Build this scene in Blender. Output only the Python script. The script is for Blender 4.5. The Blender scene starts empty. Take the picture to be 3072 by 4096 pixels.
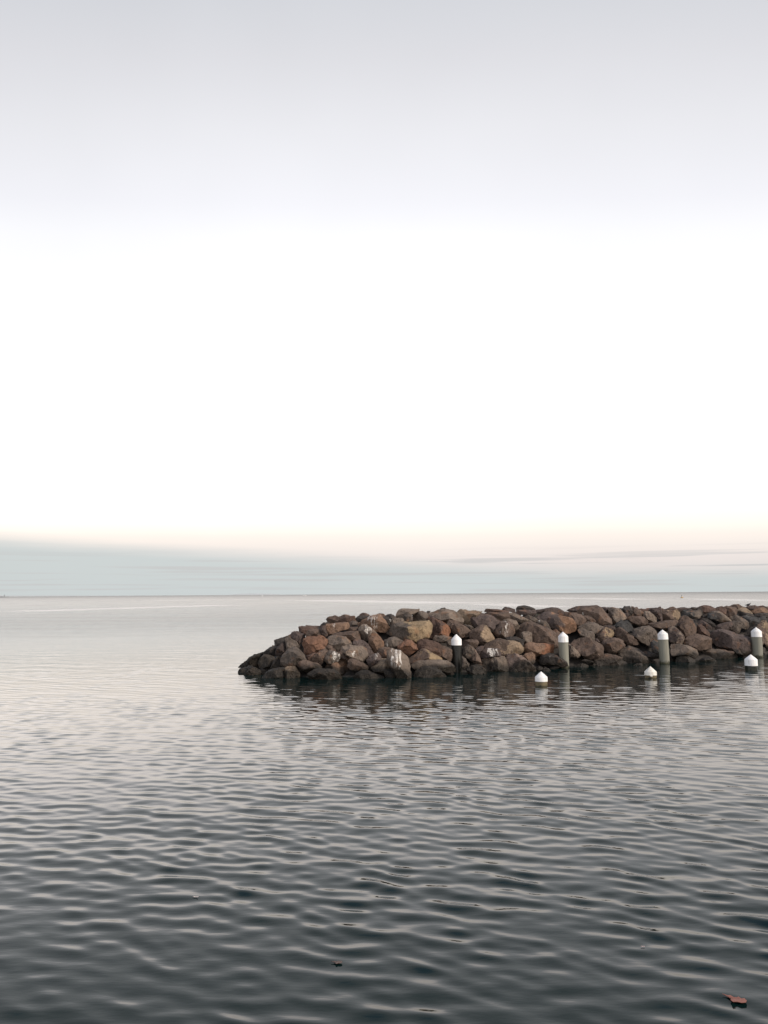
import bpy, bmesh, math, random
import numpy as np
from mathutils import Vector, noise
R = math.radians
S = bpy.context.scene
COL = S.collection

# ---------------------------------------------------------------- camera
CAMZ = 3.0
PITCH, ROLL, FPX = R(6.09), R(0.37), 3072.0
fw = Vector((0, math.cos(PITCH), math.sin(PITCH)))
up0 = Vector((0, -math.sin(PITCH), math.cos(PITCH)))
rt0 = Vector((1, 0, 0))
up = up0 * math.cos(ROLL) + rt0 * math.sin(ROLL)
rt = rt0 * math.cos(ROLL) - up0 * math.sin(ROLL)
cd = bpy.data.cameras.new('camera')
cam = bpy.data.objects.new('camera', cd)
COL.objects.link(cam)
from mathutils import Matrix
cam.matrix_world = Matrix(((rt.x, up.x, -fw.x, 0), (rt.y, up.y, -fw.y, 0), (rt.z, up.z, -fw.z, CAMZ), (0, 0, 0, 1)))
cd.sensor_fit = 'VERTICAL'; cd.sensor_height = 36.0; cd.lens = 27.0
cd.clip_start = 0.1; cd.clip_end = 60000
S.camera = cam

# ---------------------------------------------------------------- colour management
S.view_settings.view_transform = 'Standard'
S.view_settings.look = 'None'
S.view_settings.exposure = 0.0
S.view_settings.gamma = 1.0
S.view_settings.use_curve_mapping = False

# ---------------------------------------------------------------- sky and sun
SUN_AZ, SUN_EL = R(118), R(36)      # azimuth clockwise from +Y (the view direction)
w = bpy.data.worlds.new('World'); S.world = w; w.use_nodes = True
nt = w.node_tree; nt.nodes.clear()
def N(t, tree=None, **kw):
    n = (tree or nt).nodes.new(t)
    for k, v in kw.items(): setattr(n, k, v)
    return n
def L(a, b, tree=None): (tree or nt).links.new(a, b)
def M_(op, a, b=None, tree=None, c=None, *_):
    n = N('ShaderNodeMath', tree, operation=op)
    for i, v in enumerate((a, b, c)):
        if v is None: continue
        if hasattr(v, 'links'): L(v, n.inputs[i], tree)
        else: n.inputs[i].default_value = v
    return n.outputs[0]
out = N('ShaderNodeOutputWorld'); bg = N('ShaderNodeBackground')
L(bg.outputs[0], out.inputs[0])
bg.inputs[1].default_value = 0.1
sky = N('ShaderNodeTexSky', sky_type='NISHITA')
sky.sun_disc = False; sky.sun_elevation = R(4); sky.sun_rotation = SUN_AZ
sky.altitude = 0; sky.air_density = 1.0; sky.dust_density = 2.0; sky.ozone_density = 2.0
tc = N('ShaderNodeTexCoord'); sep = N('ShaderNodeSeparateXYZ'); L(tc.outputs['Generated'], sep.inputs[0])
mp = N('ShaderNodeMapping'); mp.inputs['Scale'].default_value = (1.6, 1.6, 34); L(tc.outputs['Generated'], mp.inputs[0])
nz = N('ShaderNodeTexNoise'); nz.inputs['Scale'].default_value = 2.2; nz.inputs['Detail'].default_value = 8; nz.inputs['Roughness'].default_value = .62
L(mp.outputs[0], nz.inputs[0])
xcl = N('ShaderNodeClamp'); L(sep.outputs[0], xcl.inputs[0]); xcl.inputs[1].default_value = -.6; xcl.inputs[2].default_value = .24
zs = M_('MULTIPLY_ADD', xcl.outputs[0], 0.058, c=sep.outputs[2])
nn = M_('SUBTRACT', nz.outputs[0], 0.5)
zs = M_('MULTIPLY_ADD', nn, 0.014, c=zs)
zx = M_('MULTIPLY_ADD', M_('MULTIPLY', sep.outputs[0], sep.outputs[0]), M_('MULTIPLY', .46, sep.outputs[2]), c=sep.outputs[2])
# band (low bank of cloud) colour versus clear sky
gr = N('ShaderNodeValToRGB'); r_ = gr.color_ramp
L(zx, gr.inputs[0])
SC = 2.0
stops = [(0.0, (.80, .745, .72)), (.045, (.88, .81, .78)), (.075, (1.05, .955, .88)), (.11, (1.38, 1.26, 1.13)), (.16, (1.86, 1.69, 1.57)),
         (.22, (1.85, 1.72, 1.66)), (.29, (1.24, 1.22, 1.25)), (.37, (1.05, 1.05, 1.08)), (.435, (.99, .99, 1.02)), (.47, (.915, .915, .96)), (.54, (.83, .83, .865)),
         (.60, (.74, .74, .775)), (.65, (.665, .68, .72)), (.71, (.36, .43, .57)), (.82, (.18, .25, .39)), (1.0, (.11, .155, .25))]
SC = 2.5
while len(r_.elements) < len(stops): r_.elements.new(.5)
for e, (p, c) in zip(r_.elements, stops):
    e.position = p; e.color = (c[0] / SC, c[1] / SC, c[2] / SC, 1)
bandm = N('ShaderNodeMapRange', interpolation_type='SMOOTHSTEP'); L(zs, bandm.inputs[0])
bandm.inputs[1].default_value = .026; bandm.inputs[2].default_value = .054; bandm.inputs[3].default_value = 1; bandm.inputs[4].default_value = 0
mixb = N('ShaderNodeMix', data_type='RGBA'); L(bandm.outputs[0], mixb.inputs[0]); L(gr.outputs[0], mixb.inputs[6])
mixb.inputs[7].default_value = (.635 / SC, .68 / SC, .68 / SC, 1)
# thin streaks of cloud just above the bank
mp2 = N('ShaderNodeMapping'); mp2.inputs['Scale'].default_value = (2.2, 2.2, 120); mp2.inputs['Location'].default_value = (3.1, .4, 0); L(tc.outputs['Generated'], mp2.inputs[0])
nz2 = N('ShaderNodeTexNoise'); nz2.inputs['Scale'].default_value = 1.7; nz2.inputs['Detail'].default_value = 6; L(mp2.outputs[0], nz2.inputs[0])
st = N('ShaderNodeMapRange', interpolation_type='SMOOTHSTEP'); L(nz2.outputs[0], st.inputs[0]); st.inputs[1].default_value = .52; st.inputs[2].default_value = .66
lo = N('ShaderNodeMapRange', interpolation_type='SMOOTHSTEP'); L(sep.outputs[2], lo.inputs[0])
lo.inputs[1].default_value = .035; lo.inputs[2].default_value = .062; lo.inputs[3].default_value = .75; lo.inputs[4].default_value = 0
sm = M_('MULTIPLY', st.outputs[0], lo.outputs[0])
mixs = N('ShaderNodeMix', data_type='RGBA'); L(sm, mixs.inputs[0]); L(mixb.outputs[2], mixs.inputs[6])
mixs.inputs[7].default_value = (.60 / SC, .60 / SC, .60 / SC, 1)
# soft, broad unevenness of the high veil
nz3 = N('ShaderNodeTexNoise'); nz3.inputs['Scale'].default_value = 1.6; nz3.inputs['Detail'].default_value = 4; L(tc.outputs['Generated'], nz3.inputs[0])
ve = N('ShaderNodeMapRange'); L(nz3.outputs[0], ve.inputs[0]); ve.inputs[1].default_value = .3; ve.inputs[2].default_value = .7
ve.inputs[3].default_value = .95; ve.inputs[4].default_value = 1.05
# the glow is strongest to the left and weakens to the right
xg = N('ShaderNodeClamp'); L(sep.outputs[0], xg.inputs[0]); xg.inputs[1].default_value = -.6; xg.inputs[2].default_value = .6
g1 = N('ShaderNodeMapRange', interpolation_type='SMOOTHSTEP'); L(sep.outputs[2], g1.inputs[0]); g1.inputs[1].default_value = .06; g1.inputs[2].default_value = .16
g2 = N('ShaderNodeMapRange', interpolation_type='SMOOTHSTEP'); L(sep.outputs[2], g2.inputs[0]); g2.inputs[1].default_value = .36; g2.inputs[2].default_value = .20
gf = M_('SUBTRACT', 1.0, M_('MULTIPLY', M_('MULTIPLY', xg.outputs[0], .46), M_('MULTIPLY', g1.outputs[0], g2.outputs[0])))
sc1 = N('ShaderNodeVectorMath', operation='SCALE'); L(mixs.outputs[2], sc1.inputs[0]); L(M_('MULTIPLY', M_('MULTIPLY', ve.outputs[0], gf), SC * 10 * .97), sc1.inputs['Scale'])
sc2 = N('ShaderNodeVectorMath', operation='SCALE'); L(sky.outputs[0], sc2.inputs[0]); sc2.inputs['Scale'].default_value = .08
ad = N('ShaderNodeVectorMath', operation='ADD'); L(sc1.outputs[0], ad.inputs[0]); L(sc2.outputs[0], ad.inputs[1])
L(ad.outputs[0], bg.inputs[0])

sd = bpy.data.lights.new('sun', 'SUN'); sd.energy = 3.2; sd.angle = R(12); sd.color = (1, .88, .76)
sun = bpy.data.objects.new('sun', sd); COL.objects.link(sun)
sdir = Vector((math.sin(SUN_AZ) * math.cos(SUN_EL), math.cos(SUN_AZ) * math.cos(SUN_EL), math.sin(SUN_EL)))
sun.rotation_euler = (-sdir).to_track_quat('-Z', 'Y').to_euler(); sun.location = sdir * 60

# ---------------------------------------------------------------- helpers
def ray(px, py):
    return fw + rt * ((px - 1536) / FPX) + up * ((2048 - py) / FPX)
def at(px, py, Y):
    d = ray(px, py); t = Y / d.y
    return Vector((0, 0, CAMZ)) + d * t
def sea(px, py):
    d = ray(px, py); t = -CAMZ / d.z
    return Vector((0, 0, CAMZ)) + d * t
def link(name, me, mat=None, parent=None, loc=None):
    o = bpy.data.objects.new(name, me); COL.objects.link(o)
    if mat and me is not None and not me.materials: me.materials.append(mat)
    if parent: o.parent = parent
    if loc is not None: o.location = loc
    return o
def tag(o, label=None, cat=None, group=None, kind=None):
    if label: o['label'] = label
    if cat: o['category'] = cat
    if group: o['group'] = group
    if kind: o['kind'] = kind
    return o
def empty(name, loc):
    o = bpy.data.objects.new(name, None); COL.objects.link(o); o.location = loc; o.empty_display_size = .3
    return o
def material(name):
    m = bpy.data.materials.new(name); m.use_nodes = True
    t = m.node_tree; return m, t, t.nodes['Principled BSDF']
def simple(name, col, rough=.7, var=.12, scale=6, bump=.1):
    m, t, p = material(name)
    n = N('ShaderNodeTexNoise', t); n.inputs['Scale'].default_value = scale; n.inputs['Detail'].default_value = 6
    c = N('ShaderNodeTexCoord', t); L(c.outputs['Object'], n.inputs[0], t)
    r = N('ShaderNodeValToRGB', t); L(n.outputs[0], r.inputs[0], t)
    r.color_ramp.elements[0].position = .3; r.color_ramp.elements[1].position = .7
    r.color_ramp.elements[0].color = tuple(x * (1 - var) for x in col) + (1,)
    r.color_ramp.elements[1].color = tuple(min(1, x * (1 + var)) for x in col) + (1,)
    L(r.outputs[0], p.inputs['Base Color'], t); p.inputs['Roughness'].default_value = rough
    if bump:
        b = N('ShaderNodeBump', t); b.inputs['Strength'].default_value = bump; b.inputs['Distance'].default_value = .02
        L(n.outputs[0], b.inputs['Height'], t); L(b.outputs[0], p.inputs['Normal'], t)
    return m

# ---------------------------------------------------------------- water
def build_water():
    rng = np.random.RandomState(11)
    rr = [0.4, 1.2, 2.2, 3.2, 3.9]
    r = 4.2
    while r < 95:
        rr.append(r); r += 0.0018 * r + 0.008
    while r < 16000:
        rr.append(r); r *= 1.06
    rr.append(26000)
    rr = np.array(rr)
    fine = np.linspace(-36, 36, 470)
    lcoarse = np.arange(-180, -38, 6.0); rcoarse = np.arange(40, 180, 6.0)
    aa = np.radians(np.concatenate([lcoarse, [-38], fine, [38], rcoarse]))
    A, RR = np.meshgrid(aa, rr)
    X = np.sin(A) * RR; Y = np.cos(A) * RR
    fade = np.clip((115 - RR) / 60, 0, 1) * np.clip((R(39) - np.abs(A)) / R(3), 0, 1) * np.clip((RR - 2) / 2, 0, 1)
    Z = np.zeros_like(X)
    nW = 140
    # patchy strength (cat's paws)
    g = 1 + .28 * np.sin(X * .21 + Y * .33 + 1.3) * np.sin(X * .13 - Y * .27 + .4) + .2 * np.sin(X * .9 + .7 * Y) * np.sin(.5 * Y - .35 * X)
    dX = np.zeros_like(X); dY = np.zeros_like(X)
    tot = 0
    comps = []
    for i in range(nW):
        lam = math.exp(rng.uniform(math.log(.10), math.log(2.2)))
        wgt = math.exp(-(math.log(lam / .25) / .66) ** 2) + .10
        sp = 10 if lam > .35 else 16
        th = R(rng.normal(19, sp)) if rng.rand() < .88 else R(rng.normal(-14, 10))            # wave vector, clockwise from +Y
        comps.append((lam, wgt, th, rng.uniform(0, 6.283)))
    s2 = sum(c[1] ** 2 / 2 for c in comps)
    SL = .084
    for lam, wgt, th, ph in comps:
        k = 2 * math.pi / lam
        a = SL * wgt / math.sqrt(s2) / k
        kx, ky = k * math.sin(th), k * math.cos(th)
        res = np.clip((lam / .3 - (RR * .0018 + .008) * 3.6 / .3) * 1.4, 0, 1)
        p = kx * X + ky * Y + ph
        Z += a * res * np.sin(p)
        dX += a * res * np.cos(p) * math.sin(th) * .8; dY += a * res * np.cos(p) * math.cos(th) * .8
    Z *= fade * g
    X = X + dX * fade; Y = Y + dY * fade
    nr, nc = X.shape
    co = np.stack([X, Y, Z], -1).reshape(-1, 3).astype(np.float32)
    idx = np.arange(nr * nc).reshape(nr, nc)
    a = idx[:-1, :-1]; b = idx[:-1, 1:]; c = idx[1:, 1:]; d = idx[1:, :-1]
    q = np.stack([a, d, c, b], -1).reshape(-1, 4)
    q2 = np.stack([idx[:-1, -1], idx[1:, -1], idx[1:, 0], idx[:-1, 0]], -1)
    q = np.concatenate([q, q2])
    me = bpy.data.meshes.new('water')
    me.vertices.add(len(co)); me.vertices.foreach_set('co', co.ravel())
    me.loops.add(q.size); me.loops.foreach_set('vertex_index', q.ravel().astype(np.int32))
    me.polygons.add(len(q)); me.polygons.foreach_set('loop_start', np.arange(0, q.size, 4, dtype=np.int32))
    me.polygons.foreach_set('loop_total', np.full(len(q), 4, dtype=np.int32))
    me.update(); me.validate()
    me.polygons.foreach_set('use_smooth', np.ones(len(me.polygons), dtype=bool))
    return me
mw, t, p = material('sea_water')
p.inputs['Base Color'].default_value = (.0030, .0120, .0120, 1)
p.inputs['IOR'].default_value = 1.333; p.inputs['Specular IOR Level'].default_value = .40
geo = N('ShaderNodeNewGeometry', t)
ln = N('ShaderNodeVectorMath', t, operation='LENGTH'); L(geo.outputs['Position'], ln.inputs[0], t)
def noise_(scale_xyz, sc, det, rough=.5, loc=(0, 0, 0), rot=0):
    m_ = N('ShaderNodeMapping', t); m_.inputs['Scale'].default_value = scale_xyz; m_.inputs['Location'].default_value = loc
    m_.inputs['Rotation'].default_value = (0, 0, rot)
    L(geo.outputs['Position'], m_.inputs[0], t)
    n_ = N('ShaderNodeTexNoise', t); n_.inputs['Scale'].default_value = sc; n_.inputs['Detail'].default_value = det; n_.inputs['Roughness'].default_value = rough
    L(m_.outputs[0], n_.inputs[0], t); return n_.outputs[0]
rip = noise_((.45, 1.35, 1), 3.2, 4, .5, rot=R(13))
farw = noise_((.42, 1.15, 1), .9, 6, .62, loc=(7, 3, 0))
fm = N('ShaderNodeMapRange', t, interpolation_type='SMOOTHSTEP'); L(ln.outputs['Value'], fm.inputs[0], t)
fm.inputs[1].default_value = 22; fm.inputs[2].default_value = 110
# long narrow wakes and slicks lying across the open water
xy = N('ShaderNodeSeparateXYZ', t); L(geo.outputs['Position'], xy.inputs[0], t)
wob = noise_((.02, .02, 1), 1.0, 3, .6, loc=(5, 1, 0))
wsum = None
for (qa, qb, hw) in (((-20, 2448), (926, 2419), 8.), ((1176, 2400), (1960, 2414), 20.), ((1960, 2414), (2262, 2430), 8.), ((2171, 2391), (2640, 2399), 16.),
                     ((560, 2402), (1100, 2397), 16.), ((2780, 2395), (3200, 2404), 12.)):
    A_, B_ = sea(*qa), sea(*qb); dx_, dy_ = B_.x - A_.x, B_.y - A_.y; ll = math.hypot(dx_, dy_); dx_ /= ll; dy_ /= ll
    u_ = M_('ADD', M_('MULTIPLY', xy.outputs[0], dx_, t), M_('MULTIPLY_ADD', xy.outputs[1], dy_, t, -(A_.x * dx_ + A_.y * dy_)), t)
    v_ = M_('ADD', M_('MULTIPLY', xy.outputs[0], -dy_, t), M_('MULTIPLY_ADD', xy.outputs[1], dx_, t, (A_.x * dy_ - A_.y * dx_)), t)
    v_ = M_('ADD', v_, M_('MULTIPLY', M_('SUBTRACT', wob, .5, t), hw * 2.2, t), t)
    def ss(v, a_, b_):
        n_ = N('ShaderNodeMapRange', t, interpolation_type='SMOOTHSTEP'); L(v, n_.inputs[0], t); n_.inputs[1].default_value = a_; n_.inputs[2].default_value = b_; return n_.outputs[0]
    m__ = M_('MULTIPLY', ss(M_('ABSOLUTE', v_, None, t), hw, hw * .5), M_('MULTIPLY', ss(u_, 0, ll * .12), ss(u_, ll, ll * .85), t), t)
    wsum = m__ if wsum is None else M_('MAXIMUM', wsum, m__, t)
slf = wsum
h1 = M_('MULTIPLY', rip, M_('MULTIPLY_ADD', fm.outputs[0], .02, t, .006), t)
h2 = M_('MULTIPLY', farw, M_('MULTIPLY', fm.outputs[0], .20, t), t)
hh = M_('ADD', h1, h2, t)
b = N('ShaderNodeBump', t); b.inputs['Strength'].default_value = 1; b.inputs['Distance'].default_value = 1.0
L(hh, b.inputs['Height'], t); L(b.outputs[0], p.inputs['Normal'], t)
fm2 = N('ShaderNodeMapRange', t); L(M_('LOGARITHM', ln.outputs['Value'], 10.0, t), fm2.inputs[0], t)
fm2.inputs[1].default_value = 2.25; fm2.inputs[2].default_value = 3.45
paw = noise_((.05, .22, 1), 1.0, 4, .6, loc=(4, 9, 0), rot=R(8))
pw = N('ShaderNodeMapRange', t); L(paw, pw.inputs[0], t); pw.inputs[1].default_value = .35; pw.inputs[2].default_value = .65; pw.inputs[3].default_value = .55; pw.inputs[4].default_value = 1.5
rg = M_('ADD', M_('MULTIPLY', M_('MULTIPLY', fm.outputs[0], .12, t), pw.outputs[0], t), M_('MULTIPLY_ADD', fm2.outputs[0], .20, t, .02), t)
L(M_('ADD', M_('MULTIPLY', rg, M_('SUBTRACT', 1, slf, t), t), M_('MULTIPLY', slf, .22, t), t), p.inputs['Roughness'], t)
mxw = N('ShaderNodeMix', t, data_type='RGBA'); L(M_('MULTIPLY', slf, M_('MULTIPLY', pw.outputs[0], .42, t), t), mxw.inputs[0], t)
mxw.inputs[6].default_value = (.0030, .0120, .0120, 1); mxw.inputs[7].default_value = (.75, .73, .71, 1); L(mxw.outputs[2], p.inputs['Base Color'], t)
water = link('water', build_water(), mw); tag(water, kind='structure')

# ---------------------------------------------------------------- breakwater shape
WL = [(951, 2680), (953, 2687), (979, 2696), (1044, 2705), (1092, 2712), (1233, 2716), (1410, 2713), (1643, 2712), (1775, 2706),
      (1900, 2697), (2117, 2689), (2296, 2672), (2459, 2665), (2625, 2656), (2791, 2650), (2954, 2638), (3072, 2624)]
front = [sea(*q).xy for q in WL]
d_ = (front[-1] - front[-4]).normalized()
front.append(front[-1] + d_ * 12)
nrm = Vector((-d_.y, d_.x))
fl = front[0]
back = [front[-1] + nrm * 9.6, front[-6] + nrm * 9.6, Vector((1.0, 38.6)), Vector((-2.2, 37.6)), Vector((-4.6, 35.4)), Vector((-5.9, 33.6))]
BP = front + back
P0 = np.array([[v.x, v.y] for v in BP]); P1 = np.roll(P0, -1, 0)
def inward(x, y):
    d = P1 - P0; v = np.array([x, y]) - P0
    tt = np.clip((v * d).sum(1) / (d * d).sum(1), 0, 1)
    q = v - d * tt[:, None]; dist = math.sqrt((q * q).sum(1).min())
    c = ((P0[:, 1] > y) != (P1[:, 1] > y))
    with np.errstate(divide='ignore', invalid='ignore'):
        xi = P0[:, 0] + (y - P0[:, 1]) / (P1[:, 1] - P0[:, 1]) * (P1[:, 0] - P0[:, 0])
    inside = (np.sum(c & (x < xi)) % 2) == 1
    return dist if inside else -dist
def surf(x, y, off=0.0):
    d = inward(x, y) - off
    return min(2.22 - off * .6, .68 * d)
def hit(px, py):
    """distance at which the sight line through a traced stone meets the rubble slope (no deeper than the seaward part of the crest)"""
    d = ray(px, py); deep = None; Y = 24.0
    while Y < 52:
        t_ = Y / d.y; x = d.x * t_; z = CAMZ + d.z * t_
        q = inward(x, Y)
        if q > 0:
            if z - surf(x, Y) <= 0 or q > 4.3: return Y
            if deep is None or q > deep[0]: deep = (q, Y)
        Y += .1
    return deep[1] if deep else 32.0

# ---------------------------------------------------------------- boulder material
mr, t, p = material('boulder_stone')
oi = N('ShaderNodeObjectInfo', t); tcr = N('ShaderNodeTexCoord', t); gr_ = N('ShaderNodeNewGeometry', t)
rnd = N('ShaderNodeVectorMath', t, operation='SCALE'); L(oi.outputs['Location'], rnd.inputs[0], t); rnd.inputs['Scale'].default_value = 3.7
cc = N('ShaderNodeVectorMath', t, operation='ADD'); L(tcr.outputs['Object'], cc.inputs[0], t); L(rnd.outputs[0], cc.inputs[1], t)
def rn(sc, det, rough=.55, vec=None):
    n_ = N('ShaderNodeTexNoise', t); n_.inputs['Scale'].default_value = sc; n_.inputs['Detail'].default_value = det; n_.inputs['Roughness'].default_value = rough
    L(vec or cc.outputs[0], n_.inputs[0], t); return n_.outputs[0]
def mr_(v, a, b_, c=0., d=1.):
    n_ = N('ShaderNodeMapRange', t, interpolation_type='SMOOTHSTEP'); L(v, n_.inputs[0], t)
    for i, q in enumerate((a, b_, c, d)): n_.inputs[i + 1].default_value = q
    return n_.outputs[0]
def mixc(f, a, b_):
    n_ = N('ShaderNodeMix', t, data_type='RGBA')
    if hasattr(f, 'links'): L(f, n_.inputs[0], t)
    else: n_.inputs[0].default_value = f
    for i, v in ((6, a), (7, b_)):
        if hasattr(v, 'links'): L(v, n_.inputs[i], t)
        else: n_.inputs[i].default_value = tuple(v) + (1,)
    return n_.outputs[2]
def scl(col, f):
    n_ = N('ShaderNodeVectorMath', t, operation='SCALE'); L(col, n_.inputs[0], t)
    if hasattr(f, 'links'): L(f, n_.inputs['Scale'], t)
    else: n_.inputs['Scale'].default_value = f
    return n_.outputs[0]
big = rn(1.5, 5); mid = rn(5, 6, .6); fin = rn(24, 6, .65)
base = oi.outputs['Color']
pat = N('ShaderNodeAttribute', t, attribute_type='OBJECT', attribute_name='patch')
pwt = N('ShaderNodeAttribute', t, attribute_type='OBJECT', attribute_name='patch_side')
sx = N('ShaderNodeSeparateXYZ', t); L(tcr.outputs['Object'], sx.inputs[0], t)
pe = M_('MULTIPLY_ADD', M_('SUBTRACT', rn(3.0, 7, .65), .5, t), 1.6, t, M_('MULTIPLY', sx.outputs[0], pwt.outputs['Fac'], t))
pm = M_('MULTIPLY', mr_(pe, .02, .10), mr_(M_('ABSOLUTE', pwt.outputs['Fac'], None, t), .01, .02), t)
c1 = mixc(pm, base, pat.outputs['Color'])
c1 = mixc(M_('MULTIPLY', mr_(big, .48, .66), .55, t), c1, scl(c1, 1.45))
c1 = mixc(M_('MULTIPLY', mr_(big, .50, .32), .6, t), c1, scl(c1, .58))
# rusty staining and grey lichen
rust = rn(2.6, 7, .62)
c1 = mixc(M_('MULTIPLY', mr_(rust, .56, .68), .38, t), c1, (.25, .12, .06))
lich = rn(3.4, 8, .7)
c1 = mixc(M_('MULTIPLY', mr_(lich, .60, .70), .32, t), c1, (.27, .25, .22))
c1 = scl(c1, M_('MULTIPLY_ADD', fin, 1.0, t, .5))
c1 = scl(c1, mr_(mid, .28, .52, .62, 1.05))
pits = N('ShaderNodeTexVoronoi', t); pits.inputs['Scale'].default_value = 11; L(cc.outputs[0], pits.inputs[0], t)
pitm = M_('MULTIPLY', mr_(pits.outputs['Distance'], .18, .08), mr_(rn(2.0, 2), .5, .62), t)
c1 = scl(c1, M_('SUBTRACT', 1, M_('MULTIPLY', pitm, .5, t), t))
crk = M_('ABSOLUTE', M_('SUBTRACT', rn(1.7, 7, .6), .5, t), None, t)
c1 = scl(c1, mr_(crk, .0, .014, .45, 1))
# guano runs
ga = N('ShaderNodeAttribute', t, attribute_type='OBJECT', attribute_name='guano')
gr2 = N('ShaderNodeAttribute', t, attribute_type='OBJECT', attribute_name='guano_size')
gd = N('ShaderNodeVectorMath', t, operation='SUBTRACT'); L(tcr.outputs['Object'], gd.inputs[0], t); L(ga.outputs['Vector'], gd.inputs[1], t)
gs = N('ShaderNodeSeparateXYZ', t); L(gd.outputs[0], gs.inputs[0], t)
# elongated falloff, streaks fan out downwards
ex = M_('DIVIDE', gs.outputs[0], M_('MAXIMUM', gr2.outputs['Fac'], .001, t), t)
ez = M_('DIVIDE', gs.outputs[2], M_('MAXIMUM', M_('MULTIPLY', gr2.outputs['Fac'], 1.5, t), .001, t), t)
rad = M_('SQRT', M_('ADD', M_('MULTIPLY', ex, ex, t), M_('MULTIPLY', ez, ez, t), t), None, t)
gwob = M_('MULTIPLY', M_('SUBTRACT', rn(3.2, 4, .6), .5, t), .34, t)
gv = N('ShaderNodeCombineXYZ', t); L(M_('MULTIPLY', M_('ADD', gs.outputs[0], gwob, t), 20, t), gv.inputs[0], t); L(M_('MULTIPLY', gs.outputs[2], 1.6, t), gv.inputs[2], t)
gsum = N('ShaderNodeVectorMath', t, operation='ADD'); L(gv.outputs[0], gsum.inputs[0], t); L(rnd.outputs[0], gsum.inputs[1], t)
gn = rn(1.0, 3, .6, gsum.outputs[0])
gm = M_('MULTIPLY', mr_(M_('SUBTRACT', gn, M_('MULTIPLY', rad, .14, t), t), .43, .50), mr_(rad, 1.15, .8), t)
gm = M_('MULTIPLY', gm, mr_(gr2.outputs['Fac'], .01, .02), t)
gm = M_('MULTIPLY', M_('MULTIPLY', gm, mr_(fin, .38, .52, .35, 1), t), mr_(rn(4.5, 3), .40, .52, .1, 1), t)
c1 = mixc(M_('MULTIPLY', gm, .85, t), c1, (.74, .71, .66))
# tidal band: wet, weedy stone near the water
sz = N('ShaderNodeSeparateXYZ', t); L(gr_.outputs['Position'], sz.inputs[0], t)
wn = N('ShaderNodeTexNoise', t); wn.inputs['Scale'].default_value = .9; wn.inputs['Detail'].default_value = 5; L(gr_.outputs['Position'], wn.inputs[0], t)
zz = M_('MULTIPLY_ADD', M_('SUBTRACT', wn.outputs[0], .5, t), .8, t, sz.outputs[2])
wet = mr_(zz, .42, .20)
c1 = mixc(M_('MULTIPLY', wet, .93, t), c1, mixc(mr_(fin, .45, .6), (.015, .0125, .010), (.042, .035, .027)))
L(c1, p.inputs['Base Color'], t)
L(M_('MULTIPLY_ADD', wet, -.30, t, .88), p.inputs['Roughness'], t)
p.inputs['Specular IOR Level'].default_value = .25
bh = M_('ADD', M_('MULTIPLY', mid, .55, t), M_('MULTIPLY', fin, .16, t), t)
bh = M_('SUBTRACT', bh, M_('MULTIPLY', pitm, .10, t), t)
bn = N('ShaderNodeBump', t); bn.inputs['Strength'].default_value = .75; bn.inputs['Distance'].default_value = .16
L(bh, bn.inputs['Height'], t); L(bn.outputs[0], p.inputs['Normal'], t)

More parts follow.
